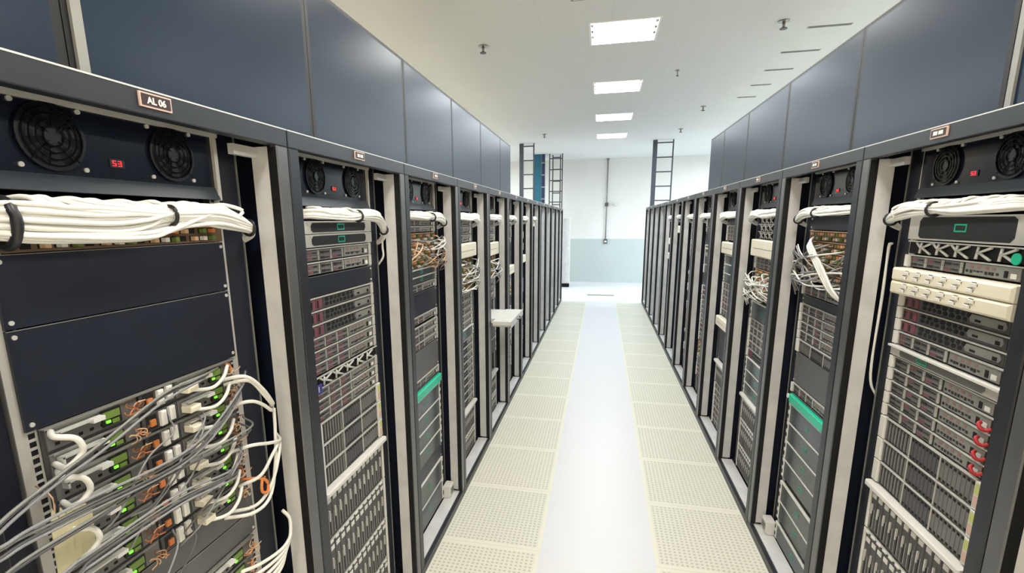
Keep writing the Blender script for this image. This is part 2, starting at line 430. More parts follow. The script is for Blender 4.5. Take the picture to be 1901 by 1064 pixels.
def u_drive(h):
    b = MB(); body(b, h, dsteel); ears(b, h)
    b.box(-0.222, 0.222, -0.007, 0.004, h - 0.0045, h - 0.001, edge)     # bright top lip
    b.box(-0.222, 0.222, -0.001, 0.004, 0.0015, h - 0.0045, dark); b.cbox(-W2, -W2 + 0.016, -0.012, -0.006, 0.0015, h - 0.0015, 0.001, wplast)
    out = [('chassis', b, None, [])]
    n = 3
    for c in range(n):
        for r in range(2):
            x0 = -0.212 + c * 0.078; z0 = 0.004 + r * (h - 0.010) / 2; hh = (h - 0.012) / 2
            d = MB().cbox(x0, x0 + 0.066, -0.005, 0.0, z0, z0 + hh, 0.001, msteel)
            d.box(x0 + 0.003, x0 + 0.028, -0.0062, -0.005, z0 + hh * .25, z0 + hh * .75, plum if rnd.random() < 0.65 else dark)
            d.box(x0 + 0.032, x0 + 0.058, -0.0056, -0.005, z0 + hh * .3, z0 + hh * .62, dark)
            d.box(x0 + 0.0675, x0 + 0.0695, -0.007, -0.001, z0, z0 + hh, edge)
            out.append(('drive', d, None, []))
    g = MB().cbox(0.026, 0.212, -0.0045, 0.0, 0.004, h - 0.006, 0.001, steel)
    for i in range(9):
        x = 0.034 + i * 0.013 + rnd.uniform(-.002, .002)
        g.box(x, x + 0.008, -0.0055, -0.0045, h * 0.2 + rnd.random() * 0.006, h * 0.42, dark)
        if i % 2: g.box(x, x + 0.011, -0.0055, -0.0045, h * 0.56, h * 0.72, mat('red_grey_plastic', (150, 112, 108), .5))
    g.box(0.165, 0.176, -0.006, -0.0045, h * .2, h * .62, hole).box(0.186, 0.204, -0.006, -0.0045, h * .2, h * .5, wplast)
    out.append(('port_panel', g, None, []))
    return out
def u_vent(h):
    b = MB(); body(b, h, dsteel); ears(b, h)
    b.box(-0.222, 0.222, -0.007, 0.004, h - 0.0045, h - 0.001, edge); b.box(-0.222, 0.222, -0.001, 0.004, 0.0015, h - 0.0045, msteel); b.cbox(-W2, -W2 + 0.016, -0.012, -0.006, 0.0015, h - 0.0015, 0.001, wplast)
    out = [('chassis', b, None, [])]
    for c in range(2):
        x0 = -0.214 + c * 0.036
        d = MB().cbox(x0, x0 + 0.032, -0.005, -0.001, 0.004, h - 0.007, 0.001, plum)
        d.box(x0 + 0.004, x0 + 0.012, -0.006, -0.005, 0.008, h - 0.012, dark)
        out.append(('drive', d, None, []))
    g = MB().cbox(-0.135, 0.212, -0.004, -0.001, 0.004, h - 0.007, 0.001, dsteel)
    for r in range(2):
        x = -0.125
        while x < 0.07:
            w_ = rnd.uniform(0.014, 0.026); z = h * (0.32 + 0.34 * r)
            g.prism([(x, z), (x + w_ * .25, z - .006), (x + w_ * .75, z - .006), (x + w_, z), (x + w_ * .75, z + .006), (x + w_ * .25, z + .006)], -0.005, -0.004, hole)
            x += w_ + 0.006
    g.prism([(0.085, h * .25), (0.2, h * .25), (0.207, h * .5), (0.2, h * .78), (0.085, h * .78), (0.078, h * .5)], -0.0062, -0.004, steel)
    g.box(0.1, 0.12, -0.007, -0.006, h * .35, h * .5, hole).box(0.18, 0.195, -0.007, -0.006, h * .3, h * .55, hole)
    out.append(('vent_grille', g, None, []))
    return out
def u_kbar(h):
    b = MB().cbox(-W2, W2, -0.002, 0.004, 0.001, h - 0.001, 0.001, hole); body(b, h, dark, 0.2)
    b.box(-W2, W2, -0.008, -0.002, h - 0.005, h - 0.001, edge)
    out = [('panel', b, None, [])]
    for i in range(5):
        x = -0.175 + i * 0.08
        k = MB(); z0, z1 = 0.004, h - 0.007; zm = (z0 + z1) / 2
        for (p, q) in (((x, z0), (x + 0.005, z1)), ((x + 0.004, zm), (x + 0.05, z1)), ((x + 0.012, zm), (x + 0.05, z0)), ((x - 0.02, z1), (x + 0.004, zm)))[: 4 if i < 3 else 3]:
            k.tube([(p[0], -0.008, p[1]), (q[0], -0.008, q[1])], 0.0036, edge, 6, 1)
        out.append(('cable_finger', k, 'pale K-shaped finger', []))
    return out
def u_array(h):
    b = MB(); body(b, h, steel)
    ears(b, h, wplast, 0.030, -0.012); b.box(-0.212, 0.212, -0.008, 0.004, h - 0.006, h - 0.001, edge)
    b.box(-0.211, 0.211, -0.001, 0.004, 0.0015, h - 0.006, hole)
    st = MB().box(W2 - 0.026, W2 - 0.004, -0.0128, -0.012, h * .55, h * .9, yel).box(W2 - 0.026, W2 - 0.004, -0.0128, -0.012, h * .12, h * .5, pinkm)
    out = [('chassis', b, None, []), ('sticker', st, 'yellow and pink stickers', [])]
    for i in range(24):
        x0 = -0.209 + i * 0.01742
        d = MB()
        if i < 8:
            d.cbox(x0 + 0.0008, x0 + 0.0095, -0.006, -0.001, 0.006, h - 0.010, 0.001, msteel).box(x0 + 0.003, x0 + 0.006, -0.0068, -0.006, 0.012, h - 0.02, steel)
            d.box(x0 + 0.0108, x0 + 0.0150, -0.004, -0.001, 0.006, h - 0.010, dark)
        else:
            d.cbox(x0 + 0.0008, x0 + 0.0162, -0.006, -0.001, 0.004, h - 0.008, 0.001, dsteel if i < 16 else msteel)
            d.box(x0 + 0.004, x0 + 0.0125, -0.0068, -0.006, h - 0.020, h - 0.012, hole).box(x0 + 0.004, x0 + 0.0125, -0.0068, -0.006, 0.007, 0.014, hole)
        if i in (8, 16): d.box(x0 - 0.001, x0 + 0.0012, -0.009, -0.001, 0.003, h - 0.006, edge)
        out.append(('drive', d, None, []))
    return out
def u_storage(h, bar=True):
    b = MB(); body(b, h, steel); ears(b, h, wplast, 0.014, -0.01)
    b.box(-0.227, 0.227, -0.001, 0.004, 0.0015, h - 0.002, dark)
    if bar: b.cbox(-W2, W2, -0.03, 0.004, h - 0.022, h - 0.001, 0.004, wplast)
    else:
        for i in range(12): b.box(-0.222 + i * .037, -0.202 + i * .037, -0.014, 0.0, h - 0.009, h - 0.002, wplast)
        b.box(-0.227, 0.227, -0.01, 0.0, h - 0.006, h - 0.001, edge)
    top = h - (0.026 if bar else 0.012)
    out = [('chassis', b, None, [])]
    for i in range(12):
        x0 = -0.224 + i * 0.0373
        d = MB().cbox(x0 + 0.001, x0 + 0.0355, -0.008, -0.001, 0.006, top, 0.002, dsteel)
        for k in range(3): d.box(x0 + 0.006 + k * 0.010, x0 + 0.0095 + k * .010, -0.0095, -0.008, 0.016, top * (0.56 - 0.06 * (k % 2)), steel if k != 1 else dark)
        d.box(x0 + 0.012, x0 + 0.017, -0.013, -0.008, top * .42, top * .66, edge)
        lb = MB().box(x0 + 0.008, x0 + 0.030, -0.0105, -0.008, top - 0.03, top - 0.014, wplast)
        out.append(('drive', d, None, [('drive_label', lb, 'white label')]))
    return out
def u_node(h):
    b = MB(); body(b, h, dsteel, 0.6)
    b.box(-0.222, 0.222, -0.002, 0.004, 0.0015, h - 0.0015, dsteel)
    b.box(-0.222, 0.222, -0.012, 0.004, h - 0.0035, h - 0.0012, steel)
    out = [('chassis', b, None, [])]
    hh = h / 2
    for r in range(2):
        for x0 in (-0.218, 0.046):
            z0 = r * hh + 0.003; z1 = (r + 1) * hh - 0.004
            n = MB().cbox(x0, x0 + 0.17, -0.006, -0.002, z0, z1, 0.001, msteel)
            for k in range(6): n.box(x0 + 0.012 + k * .02, x0 + 0.019 + k * .02, -0.0068, -0.006, z0 + 0.007, z0 + 0.012, hole)
            n.box(x0 + 0.094, x0 + 0.132, -0.010, -0.006, z0 + 0.004, z1 - 0.004, dark)
            n.box(x0 + 0.005, x0 + 0.165, -0.0075, -0.006, z1 - 0.004, z1 - 0.001, steel)
            la = MB().box(x0 + 0.010, x0 + 0.086, -0.020, -0.006, z1 - 0.011, z1 - 0.008, edge).box(x0 + 0.010, x0 + 0.014, -0.020, -0.006, z1 - 0.02, z1 - 0.008, edge).box(x0 + 0.07, x0 + 0.092, -0.022, -0.008, z1 - 0.016, z1 - 0.008, wplast)
            le = MB().box(x0 + 0.100, x0 + 0.108, -0.0125, -0.0095, z0 + 0.010, z0 + 0.015, green_led).box(x0 + 0.096, x0 + 0.128, -0.012, -0.0095, z0 + 0.018, z0 + 0.032, green_dim).box(x0 + 0.112, x0 + 0.126, -0.0115, -0.0095, z0 + 0.006, z0 + 0.014, green_dim)
            orr = MB()
            for k in range(6):
                px, pz = x0 + 0.136 + rnd.uniform(0, .03), z0 + rnd.uniform(.006, .034)
                a0 = rnd.uniform(0, 6.28); rr = rnd.uniform(.005, .010); tw = rnd.choice((-1, 1)) * rnd.uniform(.8, 1.3)
                pts = [(px + rr * math.cos(a0 + tw * j) * (1 + .15 * j) , -0.009 - .004 * j - rnd.uniform(0, .004), pz + rr * .8 * math.sin(a0 + tw * j)) for j in range(6)]
                orr.tube(pts, 0.0013, rnd.choice((orange, tan, tan, mat('brown_cable', (140, 86, 56), .5))), 5, 4)
            out.append(('node', n, None, [('latch', la, None), ('status_light', le, 'glowing green light'), ('orange_leads', orr, 'curled orange leads')]))
    for r in range(2):
        z0 = r * hh + 0.003
        p = MB().cbox(-0.044, 0.042, -0.008, -0.002, z0, z0 + hh - 0.007, 0.001, dsteel)
        p.box(-0.036, -0.012, -0.0095, -0.008, z0 + .006, z0 + hh - .012, dark)
        pl = MB().cbox(-0.006, 0.008, -0.018, -0.008, z0 + 0.004, z0 + hh - 0.010, 0.003, pinkm if rnd.random() < .4 else wplast).cbox(0.016, 0.03, -0.018, -0.008, z0 + 0.008, z0 + hh - 0.008, 0.003, wplast)
        pl.box(-0.03, -0.018, -0.014, -0.0095, z0 + .012, z0 + .026, orange)
        out.append(('power_supply', p, None, [('pull_tab', pl, 'pale pull tabs')]))
    return out
def u_switch(h):
    b = MB(); body(b, h, dsteel, 0.4); b.cbox(-W2, W2, -0.003, 0.004, 0.001, h - 0.001, 0.001, mat('bronze_face', (112, 92, 74), .4, .2))
    b.box(-W2, W2, -0.006, -0.003, h - 0.004, h - 0.001, tan)
    pr = MB(); pg = MB()
    for i in range(16):
        for r in range(2):
            x = -0.2 + i * 0.0262; z = h * (0.14 + 0.42 * r)
            pr.box(x, x + 0.016, -0.004, -0.003, z, z + h * .28, hole)
            if (i * 3 + r) % 4: pg.box(x + 0.003, x + 0.013, -0.016, -0.004, z + .001, z + h * .25, (orange, tan, wplast, green_dim)[(i + r) % 4])
    return [('chassis', b, None, []), ('ports', pr, None, []), ('plugs', pg, 'orange and pale plugs', [])]
def u_cream(h):
    b = MB().cbox(-W2 - 0.006, W2 + 0.01, -0.04, 0.0, 0.001, h - 0.001, 0.006, cream)
    b.box(-0.2, 0.2, 0, 0.06, 0.006, h - 0.006, cream)
    p = MB()
    n = 6 if h < 0.07 else 1
    if n > 1:
        for i in range(n):
            for k in (0, 1):
                x = -0.185 + i * 0.058; z = h * (0.2 + 0.36 * k)
                p.cbox(x + k * .012, x + 0.018 + k * .012, -0.044, -0.04, z, z + h * .24, 0.001, wplast)
                p.box(x + k * .012, x + 0.018 + k * .012, -0.0405, -0.04, z + h * .26, z + h * .30, dark)
                p.box(x + 0.020 + k * .012, x + 0.023 + k * .012, -0.0405, -0.04, z + h * .05, z + h * .2, msteel)
    else: p.box(-0.2, 0.2, -0.0408, -0.04, h * .47, h * .5, steel)
    return [('cover', b, None, []), ('port_tabs', p, None, [])]
def u_appliance(h):
    b = MB(); body(b, h, steel); ears(b, h, wplast, 0.024, -0.01); b.box(-0.218, 0.218, -0.010, 0.004, h - 0.007, h - 0.001, wplast)
    g = MB().cbox(-0.216, 0.216, -0.008, 0.003, 0.003, h - 0.0075, 0.002, mat('smoky_glass', (66, 76, 80), .18))
    bd = badge_mb(0.0, h * .5, 0.016, min(.009, h * .2), -0.0092, teal, .002)
    v = MB()
    for s in (-1, 1):
        for k in range(2): v.cbox(s * .231 - .006, s * .231 + .006, -0.012, -0.0095, h * (.18 + .42 * k), h * (.38 + .42 * k), .001, dark)
    return [('chassis', b, None, [('ear_grips', v, None)]), ('front_cover', g, 'smoky dark cover', [('badge', bd, 'small teal badge')])]
def u_tealbar(h):
    b = MB(); body(b, h, steel); b.cbox(-W2, W2, -0.006, 0.004, 0.001, h - 0.001, 0.002, dsteel)
    t_ = MB().cbox(-0.222, 0.232, -0.022, -0.006, 0.004, h - 0.008, 0.004, tealb)  # coloured bezel edge, teal in itself
    r_ = MB().ring((-0.228, h * .6), 0.006, 0.012, -0.026, -0.020, wplast, 16)
    return [('chassis', b, None, []), ('bezel_bar', t_, 'bright teal front bar', [('ring_pull', r_, 'white ring')])]
BUILD = {'blank': u_blank, 'gblank': lambda h: u_blank(h, blankg), 'fan': u_fan, 'patch': u_patch, 'bezel': u_bezel,
         'lbezel': lambda h: u_bezel(h, msteel, True), 'drive': u_drive, 'vent': u_vent, 'k': u_kbar, 'array': u_array,
         'storage': u_storage, 'storage2': lambda h: u_storage(h, False), 'node': u_node, 'switch': u_switch, 'cream': u_cream,
         'app': u_appliance, 'teal': u_tealbar}
INFO = {  # name, label stem, category, group
    'blank': ('blanking_panel', 'dark blue-black blanking panel', 'panel', 'blanking panels'),
    'gblank': ('blanking_panel', 'plain grey blanking panel', 'panel', 'blanking panels'),
    'fan': ('fan_panel', 'glossy dark fan panel behind the header', 'fan panel', 'fan panels at the tops of the racks'),
    'patch': ('patch_panel', 'black patch panel full of white plugs', 'patch panel', 'patch panels under the fan panels'),
    'bezel': ('rack_server', 'silver-framed server with dark bezel and teal rectangle', 'server', 'servers with dark bezels'),
    'lbezel': ('rack_server', 'thin pale server with grey bezel and teal rectangle', 'server', 'servers with pale bezels'),
    'drive': ('drive_server', 'thin drive server with bright top edge', 'server', 'thin drive servers'),
    'vent': ('vented_server', 'thin server with dark oval vents', 'server', 'thin vented servers'),
    'k': ('cable_manager', 'black cable manager with pale K-shaped fingers', 'cable manager', 'cable managers'),
    'array': ('disk_array', 'disk array of slim upright drives', 'disk array', 'disk arrays of slim drives'),
    'storage': ('storage_enclosure', 'deep storage enclosure under a pale top bar', 'disk array', 'deep storage enclosures'),
    'storage2': ('storage_enclosure', 'deep storage enclosure with white-labelled drives', 'disk array', 'deep storage enclosures'),
    'node': ('node_chassis', 'four-node chassis with green lights and orange leads', 'server', 'four-node chassis'),
    'switch': ('network_switch', 'bronze network switch with orange plugs', 'switch', 'network switches'),
    'cream': ('cream_cover_panel', 'cream cover panel sticking out', 'panel', 'cream cover panels'),
    'app': ('storage_appliance', 'grey appliance with smoky cover', 'server', 'smoky appliances'),
    'teal': ('teal_bar_unit', 'unit with bright teal front bar', 'server', 'units with teal bars')}
def get_unit(kind, h, simple):
    key = (kind, round(h, 4), simple)
    if key in UNIT: return UNIT[key]
    parts = BUILD[kind](h)
    if simple:
        big = MB()
        def add(mb):
            b = len(big.v); big.v += mb.v
            for f, mi, smo in zip(mb.f, mb.mi, mb.sm): big.face([b + i for i in f], mb.ms[mi], smo)
        for n, mb, l, subs in parts:
            add(mb)
            for q in subs: add(q[1])
        r = big.mesh(INFO[kind][0])
    else:
        r = [(n, mb.mesh(n), l, [(q[0], q[1].mesh(q[0]), q[2]) for q in subs]) for n, mb, l, subs in parts]
    UNIT[key] = r
    return r
ORD = ['first', 'second', 'third', 'fourth', 'fifth', 'sixth', 'seventh', 'eighth', 'ninth', 'tenth', 'eleventh', 'twelfth', 'thirteenth', 'fourteenth', 'fifteenth']

# ------------------------------------------------------------------ racks
def rack_meshes(flip):
    fr = MB()
    for s in (-1, 1):
        a, b = sorted((s * .352, s * .398)); fr.cbox(a, b, 0, 0.02, 0.045, 1.965, .003, post if s * flip < 0 else post_sheen)
        fr.box(a, b, 0.0201, 0.028, 0.045, 1.965, black)
    # black inner face of each post
    for s in (-1, 1):
        a, b = sorted((s * .3515, s * .3525)); fr.box(a, b, 0.003, 0.021, 0.05, 1.96, black)
    fr.cbox(-.398, .398, 0, 0.03, 1.965, 2.01, .002, post); fr.box(-.398, .398, -0.001, 0.004, 2.0075, 2.0105, edge)  # thin pale strip stands for the highlight on the header's top edge
    fr.cbox(-.398, .398, 0, 0.02, 0.0, 0.045, .002, post)
    jb = []
    for s in (-1, 1):
        a, b = sorted((s * .354, s * .396)); jb.append(MB().box(a, b, 0.028, 0.078, 0.06, 1.962, grey).mesh('door_jamb'))
    sill = MB().box(-.353, .353, 0.0205, 0.094, 0.0, 0.05, grey)
    br = []
    for s in (-1, 1):
        a, b = sorted((s * .27, s * .353)); c, d = sorted((s * .322, s * .353))
        br.append(MB().box(a, b, 0.062, 0.078, 1.935, 1.96, grey).mesh('corner_bracket'))
    rl = []
    for s in (-1, 1):
        a, b = sorted((s * .2225, s * .2545)); c, d = sorted((s * .2225, s * .2245))
        rl.append(MB().box(a, b, 0.1045, 0.107, 0.055, 1.985, railm).box(*sorted((s * .2525, s * .2545)), 0.107, 0.15, 0.055, 1.985, steel).mesh('mounting_rail'))
    fl = []
    for s in (-1, 1):
        a, b = sorted((s * .258, s * .33)); c, d = sorted((s * .3305, s * .333))
        fl.append(MB().box(a, b, 0.112, 0.116, 0.055, 1.985, navy).box(c, d, 0.108, 0.122, 0.055, 1.985, steel).mesh('side_filler'))  # narrow grey strip paints the highlight at the filler's outer edge
    sh = MB()
    for s in (-1, 1):
        a, b = sorted((s * .393, s * .397)); sh.box(a, b, 0.08, 1.0, 0.0, 2.0, navy)
    sh.box(-.397, .397, 0.997, 1.0, 0, 2.0, navy).box(-.397, .397, 0.032, 1.0, 2.0, 2.006, navy).box(-.393, .393, 0.1, 0.997, 0.0, 0.05, dark)
    for s in (-1, 1):
        a, b = sorted((s * .336, s * .392)); sh.box(a, b, 0.30, 0.31, 0.055, 1.98, hole)
    pl = MB().box(-.034, .034, -0.004, 0.0, 1.978, 2.004, pinkm).box(-.031, .031, -0.0048, -0.004, 1.981, 2.001, mat('maroon_plate', (50, 26, 32), .4))
    tx = MB().box(-.02, -.003, -0.0056, -0.0048, 1.986, 1.996, wplast).box(.002, .02, -0.0056, -0.0048, 1.986, 1.996, wplast)
    return dict(frame=fr.mesh('frame'), jamb=jb, sill=sill.mesh('sill'), br=br, rail=rl, fill=fl, shell=sh.mesh('cabinet_shell'), plate=pl.mesh('name_plate'), text=tx.mesh('lettering'))
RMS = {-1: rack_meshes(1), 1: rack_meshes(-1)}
def text_mesh(s, size):
    cu = bpy.data.curves.new('lettering', 'FONT'); cu.body = s; cu.size = size; cu.extrude = 0.0004; cu.align_x = 'CENTER'; cu.offset = 0.0005
    ob = bpy.data.objects.new('tmp', cu); C.objects.link(ob)
    bpy.context.view_layer.update()
    me = bpy.data.meshes.new_from_object(ob.evaluated_get(bpy.context.evaluated_depsgraph_get()))
    bpy.data.objects.remove(ob); me.materials.clear(); me.materials.append(wplast); me.name = 'lettering'
    me.transform(Matrix.Rotation(math.pi / 2, 4, 'X'))
    return me
TXT = text_mesh('AL 06', 0.0165)
def rname(side, k):
    if side > 0 and k == 0: return "right row's cut-off nearest rack"
    if side > 0: return "right row's %s full rack" % ORD[k - 1]
    return "left row's %s rack" % ORD[k - 1]
def place(side, Y):
    """location and rotation of the bay whose middle is at Y"""
    return Vector((side * AX, Y, 0)), (math.pi / 2 if side < 0 else -math.pi / 2)
def bay_thing(side, Y, name, at=(0, 0, 0)):
    loc, rz = place(side, Y)
    o = empty(name, loc + Matrix.Rotation(rz, 3, 'Z') @ Vector(at), rz)
    return o
def bay_obj(side, Y, name, me, at=(0, 0, 0), parent=None):
    loc, rz = place(side, Y)
    o = link(name, me); o.location = loc + Matrix.Rotation(rz, 3, 'Z') @ Vector(at); o.rotation_euler = (0, 0, rz)
    return o
def Yc(k, side=-1): return 0.816 + 0.8 * (k - 1 if side < 0 else k)
def rack(side, k):
    t = bay_thing(side, Yc(k, side), 'server_rack')
    extra = {(-1, 1): ', dark cables spilling out', (-1, 13): ', last before the end wall', (1, 12): ', last before the end wall'}.get((side, k), '')
    tag(t, 'tall dark open-fronted server rack, the ' + rname(side, k).replace('rack', 'one') + extra, 'server rack', 'server racks along the left of the aisle' if side < 0 else 'server racks along the right of the aisle')
    RM = RMS[side]
    link('frame', RM['frame'], t)
    for j in RM['jamb']: link('door_jamb', j, t)
    link('sill', RM['sill'], t)
    for j in RM['br']: link('corner_bracket', j, t)
    for j in RM['rail']: link('mounting_rail', j, t)
    for j in RM['fill']: link('side_filler', j, t)
    link('cabinet_shell', RM['shell'], t)
    p = link('name_plate', RM['plate'], t)
    if (side, k) == (-1, 1):
        x = link('lettering', TXT, p, (0, -0.0052, 1.985)); x['label'] = 'white lettering AL 06'
    else: link('lettering', RM['text'], p)
def fill(side, k, layout, simple=False):
    """layout: list of (kind, z_top, z_bottom, count)"""
    cnt = {}; tot = {}
    for e in layout: tot[INFO[e[0]][1]] = tot.get(INFO[e[0]][1], 0) + (e[3] if len(e) > 3 else 1)
    for e in layout:
        kind, zt, zb = e[:3]; n = e[3] if len(e) > 3 else 1
        h = (zt - zb) / n
        for i in range(n):
            stem = INFO[kind][1]; cnt[stem] = cnt.get(stem, 0) + 1
            if tot[stem] == 1: lab = '%s in %s' % (stem, rname(side, k))
            else:
                c = cnt[stem]; w_ = 'topmost' if c == 1 else ('lowest' if c == tot[stem] else ORD[c - 1] + ' down')
                lab = '%s, %s in %s' % (stem, w_, rname(side, k))
            z = zt - (i + 1) * h
            nm, _, cat, grp = INFO[kind]
            u = get_unit(kind, h, simple)
            if simple: o = bay_obj(side, Yc(k, side), nm, u, (0, 0.1, z))
            else:
                o = bay_thing(side, Yc(k, side), nm, (0, 0.1, z))
                for pn, me, pl, subs in u:
                    c = link(pn, me, o)
                    if pl: c['label'] = pl
                    for sn, sm_, sl in subs:
                        q = link(sn, sm_, c)
                        if sl: q['label'] = sl
            tag(o, lab, cat, grp)

LAY = {}
LAY[(-1, 1)] = [('fan', 1.988, 1.823), ('patch', 1.808, 1.765), ('switch', 1.763, 1.723), ('blank', 1.723, 1.601), ('blank', 1.601, 1.427), ('node', 1.427, 1.051, 4), ('gblank', 1.049, .987), ('gblank', .986, .924), ('node', .922, .077, 9)]
LAY[(-1, 2)] = [('fan', 1.988, 1.819), ('patch', 1.815, 1.775), ('bezel', 1.773, 1.687, 2), ('drive', 1.685, 1.595, 2), ('blank', 1.593, 1.525), ('vent', 1.523, 1.388, 3), ('drive', 1.388, 1.256, 3), ('k', 1.254, 1.214), ('drive', 1.212, 1.092, 3), ('array', 1.09, .845, 3), ('storage', .843, .645), ('storage2', .643, .065, 3)]
LAY[(-1, 3)] = [('fan', 1.988, 1.826), ('patch', 1.82, 1.78), ('drive', 1.778, 1.712, 2), ('switch', 1.71, 1.53, 4), ('app', 1.528, 1.452, 2), ('drive', 1.45, 1.405), ('blank', 1.403, 1.283), ('drive', 1.281, 1.237), ('drive', 1.226, 1.098, 3), ('gblank', 1.096, .94), ('drive', .938, .894), ('teal', .892, .834), ('app', .832, .442, 4), ('blank', .438, .347), ('app', .345, .065, 2)]
LAY[(-1, 4)] = [('fan', 1.988, 1.832), ('patch', 1.825, 1.785), ('drive', 1.78, 1.624, 3), ('cream', 1.62, 1.522), ('switch', 1.52, 1.268, 4), ('drive', 1.266, 1.022, 5), ('app', 1.02, .944), ('vent', .94, .44, 9), ('storage', .43, .23), ('storage2', .228, .06)]
LAY[(-1, 5)] = [('fan', 1.988, 1.832), ('patch', 1.825, 1.785), ('drive', 1.78, 1.6, 3), ('cream', 1.59, 1.482), ('switch', 1.48, 1.27, 3), ('drive', 1.266, 1.09, 3), ('app', .88, .60, 2), ('storage', .43, .23), ('storage2', .228, .06)]
LAY[(1, 1)] = [('fan', 1.988, 1.826), ('patch', 1.82, 1.777), ('bezel', 1.773, 1.697), ('k', 1.695, 1.652), ('drive', 1.65, 1.609), ('cream', 1.607, 1.521, 2), ('vent', 1.519, 1.397, 3), ('drive', 1.396, 1.351), ('lbezel', 1.349, 1.312), ('drive', 1.31, 1.096, 5), ('array', 1.094, .85, 3), ('storage', .846, .66), ('storage2', .658, .065, 3)]
LAY[(1, 2)] = [('fan', 1.988, 1.826), ('patch', 1.82, 1.777), ('blank', 1.775, 1.712), ('switch', 1.71, 1.474, 5), ('drive', 1.463, 1.402), ('blank', 1.4, 1.36), ('drive', 1.358, 1.18, 4), ('array', 1.178, 1.112), ('gblank', 1.11, .95), ('drive', .947, .898), ('teal', .896, .84), ('app', .838, .425, 4), ('app', .396, .18, 2), ('app', .156, .06)]
LAY[(1, 3)] = [('fan', 1.988, 1.83), ('patch', 1.825, 1.785), ('k', 1.78, 1.643, 3), ('cream', 1.64, 1.534), ('drive', 1.53, 1.456, 2), ('switch', 1.454, 1.262, 4), ('app', 1.245, 1.133), ('drive', 1.13, .93, 4), ('vent', .928, .87), ('app', .865, .61, 3), ('storage', .608, .43), ('storage2', .428, .065, 2)]
LAY[(1, 4)] = [('fan', 1.988, 1.83), ('patch', 1.825, 1.785), ('blank', 1.78, 1.72), ('drive', 1.718, 1.6, 2), ('cream', 1.59, 1.498), ('app', 1.49, 1.274, 3), ('drive', 1.27, 1.0, 5), ('cream', .99, .91), ('blank', .90, .64), ('storage', .62, .43), ('drive', .42, .06, 7)]
def rand_layout(seed):
    r = random.Random(seed); z = 1.825; L = [('fan', 1.988, 1.832), ('patch', z, z - .04)]; z -= .045
    while z > 0.25:
        kd = r.choice(['drive', 'drive', 'vent', 'app', 'blank', 'array', 'cream' if z > 1.2 else 'drive', 'switch', 'storage2'])
        hh = {'drive': .044, 'vent': .044, 'app': .088, 'blank': .11, 'array': .085, 'cream': .09, 'switch': .044, 'storage2': .18}[kd]
        n = r.choice([1, 2, 3]) if kd in ('drive', 'vent', 'switch') else 1
        if z - hh * n < .07: break
        L.append((kd, z, z - hh * n, n)); z -= hh * n + .004
    return L
for side in (-1, 1):
    for k in range(0 if side > 0 else 1, 13 if side > 0 else 14):
        rack(side, k)
        if (side, k) in LAY: fill(side, k, LAY[(side, k)], simple=(k >= 5))
        elif k == 0: fill(side, k, [('fan', 1.988, 1.83), ('patch', 1.82, 1.78), ('drive', 1.77, 1.42, 8), ('blank', 1.41, 1.1), ('storage2', 1.09, .09, 5)], simple=True)
        elif k <= 8: fill(side, k, rand_layout(100 * side + k), simple=True)
        else: fill(side, k, [('fan', 1.988, 1.832), ('blank', 1.78, .9), ('gblank', .89, .08)], simple=True)

# ------------------------------------------------------------------ white cable bundles under the fan panels
def bundle(side, k, n=20, detail=True, seed=1, sag=0.03, drop=0.0):
    r = random.Random(seed); s = -side           # local x direction of the far side
    t = bay_thing(side, Yc(k, side), 'cable_bundle', (0, 0.0, 1.811 if (side, k) != (-1, 1) else 1.806))
    tag(t, 'thick white cable bundle under the fan panel of ' + rname(side, k), 'cables', 'white cable bundles')
    allc = MB()
    for i in range(n):
        f = i / (n - 1); a = r.uniform(0, 6.28); q = math.sqrt(r.uniform(0.05, 1)) * (0.019 if (side, k) == (-1, 1) else .0165)
        oy, oz = math.cos(a) * q, math.sin(a) * q
        e = r.uniform(-1, 1)
        if i % 2:      # runs level from the near side, then gathers at the tie
            lv = -.006 - (.058 if (side, k) == (-1, 1) else .024) * f
            xe = -.16 + .13 * f + r.uniform(-.02, .02)
            pts = [(s * -.275, .095, lv * .7 - .01), (s * -.25, .05 + oy * .4, lv * .9), (s * -.20, .036 + oy * .6, lv), (s * xe, .034 + oy * .6, lv - .004 + .004 * e), (s * (xe + .07), .034 + oy * .6, lv * .75 - .006)]
        else:          # drops from a plug
            x0 = -.22 + .42 * f
            pts = [(s * x0, .078, .002), (s * (x0 + .012), .05, .001 + .004 * e), (s * (x0 + .045), .038 + oy * .6, -.012 + .5 * oz)]
        x1 = pts[-1][0] * s
        if x1 < 0: pts.append((s * .035, .034 + oy * .6, -.022 + oz * .6))
        if x1 < .10: pts.append((s * .15, .038 + oy * .9, -.022 + oz * 1.15))
        pts += [(s * .225, .044 + oy * .9, -.034 + oz), (s * .288, .056 + oy * .6, -.05 - drop * .5 + oz * .6), (s * .325, .084 + oy * .5, -.066 - drop + oz * .5), (s * .345, .15, -.10 - drop)]
        mb = MB().tube(pts, 0.0044 if detail else .0075, white, 6, 4)
        if detail: link('cable', mb, t)
        else:
            b = len(allc.v); allc.v += mb.v
            for f_, mi, smo in zip(mb.f, mb.mi, mb.sm): allc.face([b + j for j in f_], mb.ms[mi], smo)
    if not detail: link('cables', allc, t)
    for x, z, y in ((.035, -.022, .034), (.288, -.05 - drop * .5, .056)) if detail else ():
        tb = MB(); tb.tube([(s * x + .002 * math.cos(a), y + .019 * math.cos(a), z + .019 * math.sin(a)) for a in [j * math.pi / 6 for j in range(13)]], .004, dark, 6, 2)
        link('cable_tie', tb, t)
    if detail and k == 1 and side < 0:
        link('velcro_wrap', MB().tube([(s * -.24, .062 + .03 * math.cos(a), -.035 + .036 * math.sin(a)) for a in [j * math.pi / 6 for j in range(13)]], .008, dark, 6, 2), t)
